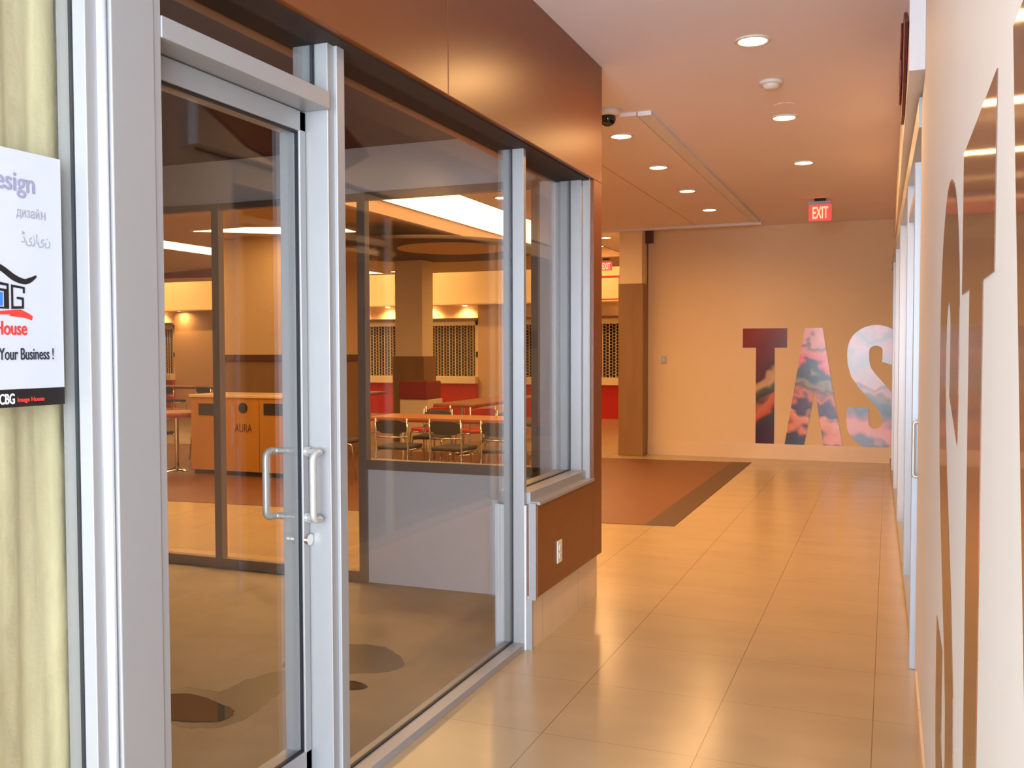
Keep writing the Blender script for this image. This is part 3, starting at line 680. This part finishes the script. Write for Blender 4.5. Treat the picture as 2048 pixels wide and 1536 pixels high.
# red hanging bulkhead
tag(obj('hanging_banner', prism(B(), [(-14.6, 3.05), (-12.6, 3.03), (-12.6, CEIL), (-13.4, 3.20), (-14.6, 3.15)], 15.98, 16.06, 'y'), M['red_dark']), 'red curved banner board hanging under the food court ceiling at far left', 'banner')
# structural blocks
col = thing('wall_block', 'wide tan wall block with brown wainscot behind the waste station', 'column', kind='structure')
obj('upper_block', boxes((-9.60, -7.40, 12.0, 12.6, 1.45, CEIL)), M['tan'], col)
obj('wainscot', boxes((-9.63, -7.37, 11.97, 12.63, 0, 1.38)), M['wood'], col)
obj('wainscot_cap', boxes((-9.65, -7.35, 11.95, 12.65, 1.36, 1.46)), M['wood_dark'], col, .004)
col = thing('column', 'square tan column with brown lower cladding seen through the back window', 'column', kind='structure')
obj('upper_column', boxes((-7.64, -7.14, 14.0, 14.4, 1.42, CEIL)), M['cream'], col)
obj('lower_cladding', boxes((-7.68, -7.10, 13.97, 14.43, 0, 1.42)), M['wood'], col, .004)
bn = thing('banquette', 'red topped cream seating block in front of the tan column', 'bench', (-6.83, 13.35, 0))
obj('base', boxes((-.25, .25, -.25, .25, 0, .76)), M['cream'], bn, .01)
obj('backrest', boxes((-.25, .25, -.28, .20, .76, 1.04)), M['red_dark'], bn, .02)
# light fittings in the food court ceiling
lp = thing('light_panel', 'glowing warm light panel in the raised ceiling tray', 'ceiling light', (0, 0, 0))
obj('diffuser', boxes((-5.92, -4.47, 5.9, 16.8, 3.40, 3.415)), M['cove'], lp)
obj('frame', boxes((-5.945, -5.92, 5.86, 16.84, 3.40, 3.42), (-4.47, -4.42, 5.86, 16.84, 3.40, 3.42)), M['plastic'], lp)
ls = thing('strip_light', 'long bright strip light in the food court ceiling at far left', 'ceiling light', (0, 0, 0))
obj('diffuser', boxes((-11.2, -10.42, 7.0, 18.6, CEIL-.008, CEIL-.002)), M['strip'], ls)
obj('frame', boxes((-11.24, -11.2, 7.0, 18.6, CEIL-.012, CEIL), (-10.42, -10.38, 7.0, 18.6, CEIL-.012, CEIL)), M['plastic'], ls)
ls = thing('strip_light', 'short angled light panel in the ceiling in front of the wide wall block', 'ceiling light', (0, 0, 0))
obj('diffuser', prism(B(), [(-9.25, 11.0), (-8.3, 10.95), (-7.1, 11.4), (-7.15, 11.94), (-8.2, 11.75)], CEIL-.008, CEIL-.002), M['strip'], ls)
obj('frame', prism(B(), [(-9.32, 10.96), (-8.3, 10.9), (-7.05, 11.37), (-7.08, 11.97), (-8.2, 11.80)], CEIL-.004, CEIL), M['plastic'], ls)
dc = thing('ceiling_canopy', 'round taupe canopy disc hanging under the food court ceiling', 'canopy', (-6.55, 12.85, 3.0))
obj('disc', cyl(B(), (0, 0), 1.72, 0, .05, 64), M['disc'], dc, .01)
obj('inset_disc', cyl(B(), (.62, -.25), .80, -.008, .004, 48), M['disc_light'], dc)
obj('inset_disc', cyl(B(), (-1.05, -.5), .50, -.008, .004, 40), M['disc_light'], dc)
for a in (0.3, 2.4, 4.5): obj('hanger_rod', cyl(B(), (1.3*math.cos(a), 1.3*math.sin(a)), .012, .05, .23, 8), M['steel'], dc)
# waste station
ws = thing('waste_station', 'maple waste station with dark openings behind the shop door', 'waste station', (-7.28, 9.42, 0))
obj('cabinet', boxes((-.72, .72, 0, .62, .06, .95)), M['bin'], ws, .004)
obj('plinth', boxes((-.70, .70, .03, .60, 0, .06)), M['dark'], ws)
obj('worktop', boxes((-.74, .74, -.02, .64, .95, .985)), M['bin_top'], ws, .006)
for a, b in ((-.245, -.24), (.29, .295)): obj('door_seam', boxes((a, b, -.002, .01, .07, .94)), M['wood_dark'], ws)
def opening(bm, nm='opening'): return obj(nm, bm, M['dark'], ws)
opening(boxes((-.60, -.36, -.006, .02, .73, .875)))
opening(boxes((.36, .66, -.006, .02, .75, .89)))
bm = B(); tube(bm, [(.06, -.006, .83), (.06, .02, .83)], .065, 28); opening(bm)
place_text('lettering', 'AURA', .14, M['wood_dark'], ws, (.06, -.0025, .54), '-y', .8, .0, .002, 'CENTER', width=.25, height=.10)

# tables
def long_table(x0, x1, y0, y1, label):
    t = thing('dining_table', label, 'table', ((x0+x1)/2, (y0+y1)/2, 0), 0, 'food court tables')
    hx, hy = (x1-x0)/2, (y1-y0)/2
    obj('tabletop', boxes((-hx, hx, -hy, hy, .725, .75)), M['table'], t, .004)
    obj('edge_band', boxes((-hx-.006, hx+.006, -hy-.006, hy+.006, .700, .728)), M['table_edge'], t, .004)
    ax = (-hx+.3, hx-.3) if hx > hy else (0, 0); ay = (0, 0) if hx > hy else (-hy+.3, hy-.3)
    for x, y in zip(ax, ay):
        obj('pedestal', cyl(B(), (x, y), .03, .03, .70, 16), M['chrome'], t, smooth=False)
        obj('foot', lathe(B(), (x, y, 0), [(.23, 0), (.23, .012), (.10, .03), (.03, .05)]), M['chrome'], t, smooth=True)
    return t
long_table(-5.62, -3.95, 9.62, 10.25, 'long red edged table behind the three dark chairs at the back window')
long_table(-6.10, -5.45, 12.3, 15.2, 'wood topped table running away beyond the red chairs')
long_table(-10.9, -8.75, 15.0, 15.7, 'distant wood topped table left of the tan column')
long_table(-15.4, -12.6, 16.4, 17.1, 'distant wood topped table at the far left behind the round table')
rt = thing('dining_table', 'round pedestal table left of the waste station', 'table', (-8.40, 9.62, 0), 0, 'food court tables')
obj('tabletop', cyl(B(), (0, 0), .34, .725, .75, 40), M['table'], rt, .004)
obj('edge_band', cyl(B(), (0, 0), .345, .69, .727, 40), M['table_edge'], rt)
obj('pedestal', cyl(B(), (0, 0), .026, .03, .69, 16), M['chrome'], rt)
obj('foot', lathe(B(), (0, 0, 0), [(.21, 0), (.21, .010), (.10, .025), (.03, .05)]), M['chrome'], rt, smooth=True)

def make_chair(label, fabric):
    """back toward local -y, sitter faces +y"""
    t = thing('dining_chair', label, 'chair', (0, 0, 0), 0, 'food court chairs')
    obj('seat', boxes((-.19, .19, -.19, .21, .43, .475)), fabric, t, .02)
    bm = B(); n = 10; rows = []
    for i in range(n+1):
        x = -.185+.37*i/n; d = .045*(1-(x/.185)**2); cr = .03*max(0, abs(x/.185)-.6)/.4
        rows.append([bm.verts.new((x, -.20-d+o-(.03 if z > .7 else 0), z)) for z, o in ((.615+cr, 0), (.765-cr, 0), (.765-cr, .03), (.615+cr, .03))])
    for a, b in zip(rows, rows[1:]):
        for k in range(4): bm.faces.new((a[k], a[(k+1) % 4], b[(k+1) % 4], b[k]))
    bm.faces.new(rows[0]); bm.faces.new(rows[-1][::-1])
    obj('backrest', bm, fabric, t, .008)
    for s in (-1, 1):
        obj('leg', tube(B(), fillet([(s*.205, -.27, 0), (s*.188, -.19, .42), (s*.188, -.215, .78)], .1), .011, 10), M['chrome'], t, smooth=True)
        obj('leg', tube(B(), fillet([(s*.205, .25, 0), (s*.188, .20, .425), (s*.188, -.18, .425)], .05), .011, 10), M['chrome'], t, smooth=True)
    obj('back_rail', tube(B(), [(-.187, -.205, .575), (0, -.245, .575), (.187, -.205, .575)], .009, 10), M['chrome'], t, smooth=True)
    return t
dark0 = make_chair('dark upholstered chair, leftmost of three at the long red edged table', M['seat'])
red0 = make_chair('red shell chair, left of the two red chairs behind the long table', M['seat_red'])
def put(src, x, y, rz, label=None, first=False):
    o = src if first else copy_tree(src)
    o.location = (x, y, 0); o.rotation_euler = (0, 0, rz)
    if label: o['label'] = label
    return o
put(dark0, -5.05, 9.34, 0.05, first=True)
put(dark0, -4.40, 9.38, -.04, 'dark upholstered chair, middle of three at the long red edged table')
put(dark0, -3.80, 9.36, .06, 'dark upholstered chair, rightmost of three at the long red edged table')
put(dark0, -5.25, 10.55, math.pi+.1, 'dark upholstered chair on the far side of the long table toward its left end')
put(dark0, -4.30, 10.54, math.pi-.1, 'dark upholstered chair on the far side of the long table toward its right end')
put(dark0, -6.05, 9.75, -1.4, 'dark upholstered chair by the left end of the long red edged table')
put(dark0, -8.92, 9.75, -1.5, 'dark upholstered chair left of the round pedestal table')
put(dark0, -8.75, 10.75, 2.9, 'dark upholstered chair behind the round pedestal table')
put(red0, -5.75, 11.5, 1.0, first=True)
put(red0, -5.08, 11.50, 0.9, 'red shell chair, right of the two red chairs behind the long table')
put(dark0, -4.75, 12.75, 1.5, 'dark upholstered chair right of the wood topped table')
put(dark0, -10.3, 14.75, .05, 'dark upholstered chair at the left end of the distant table by the tan column')
put(dark0, -9.3, 14.75, -.05, 'dark upholstered chair at the right end of the distant table by the tan column')
put(dark0, -14.2, 16.15, .05, 'dark upholstered chair at the left end of the distant far left table')
put(dark0, -13.2, 16.15, -.05, 'dark upholstered chair at the right end of the distant far left table')
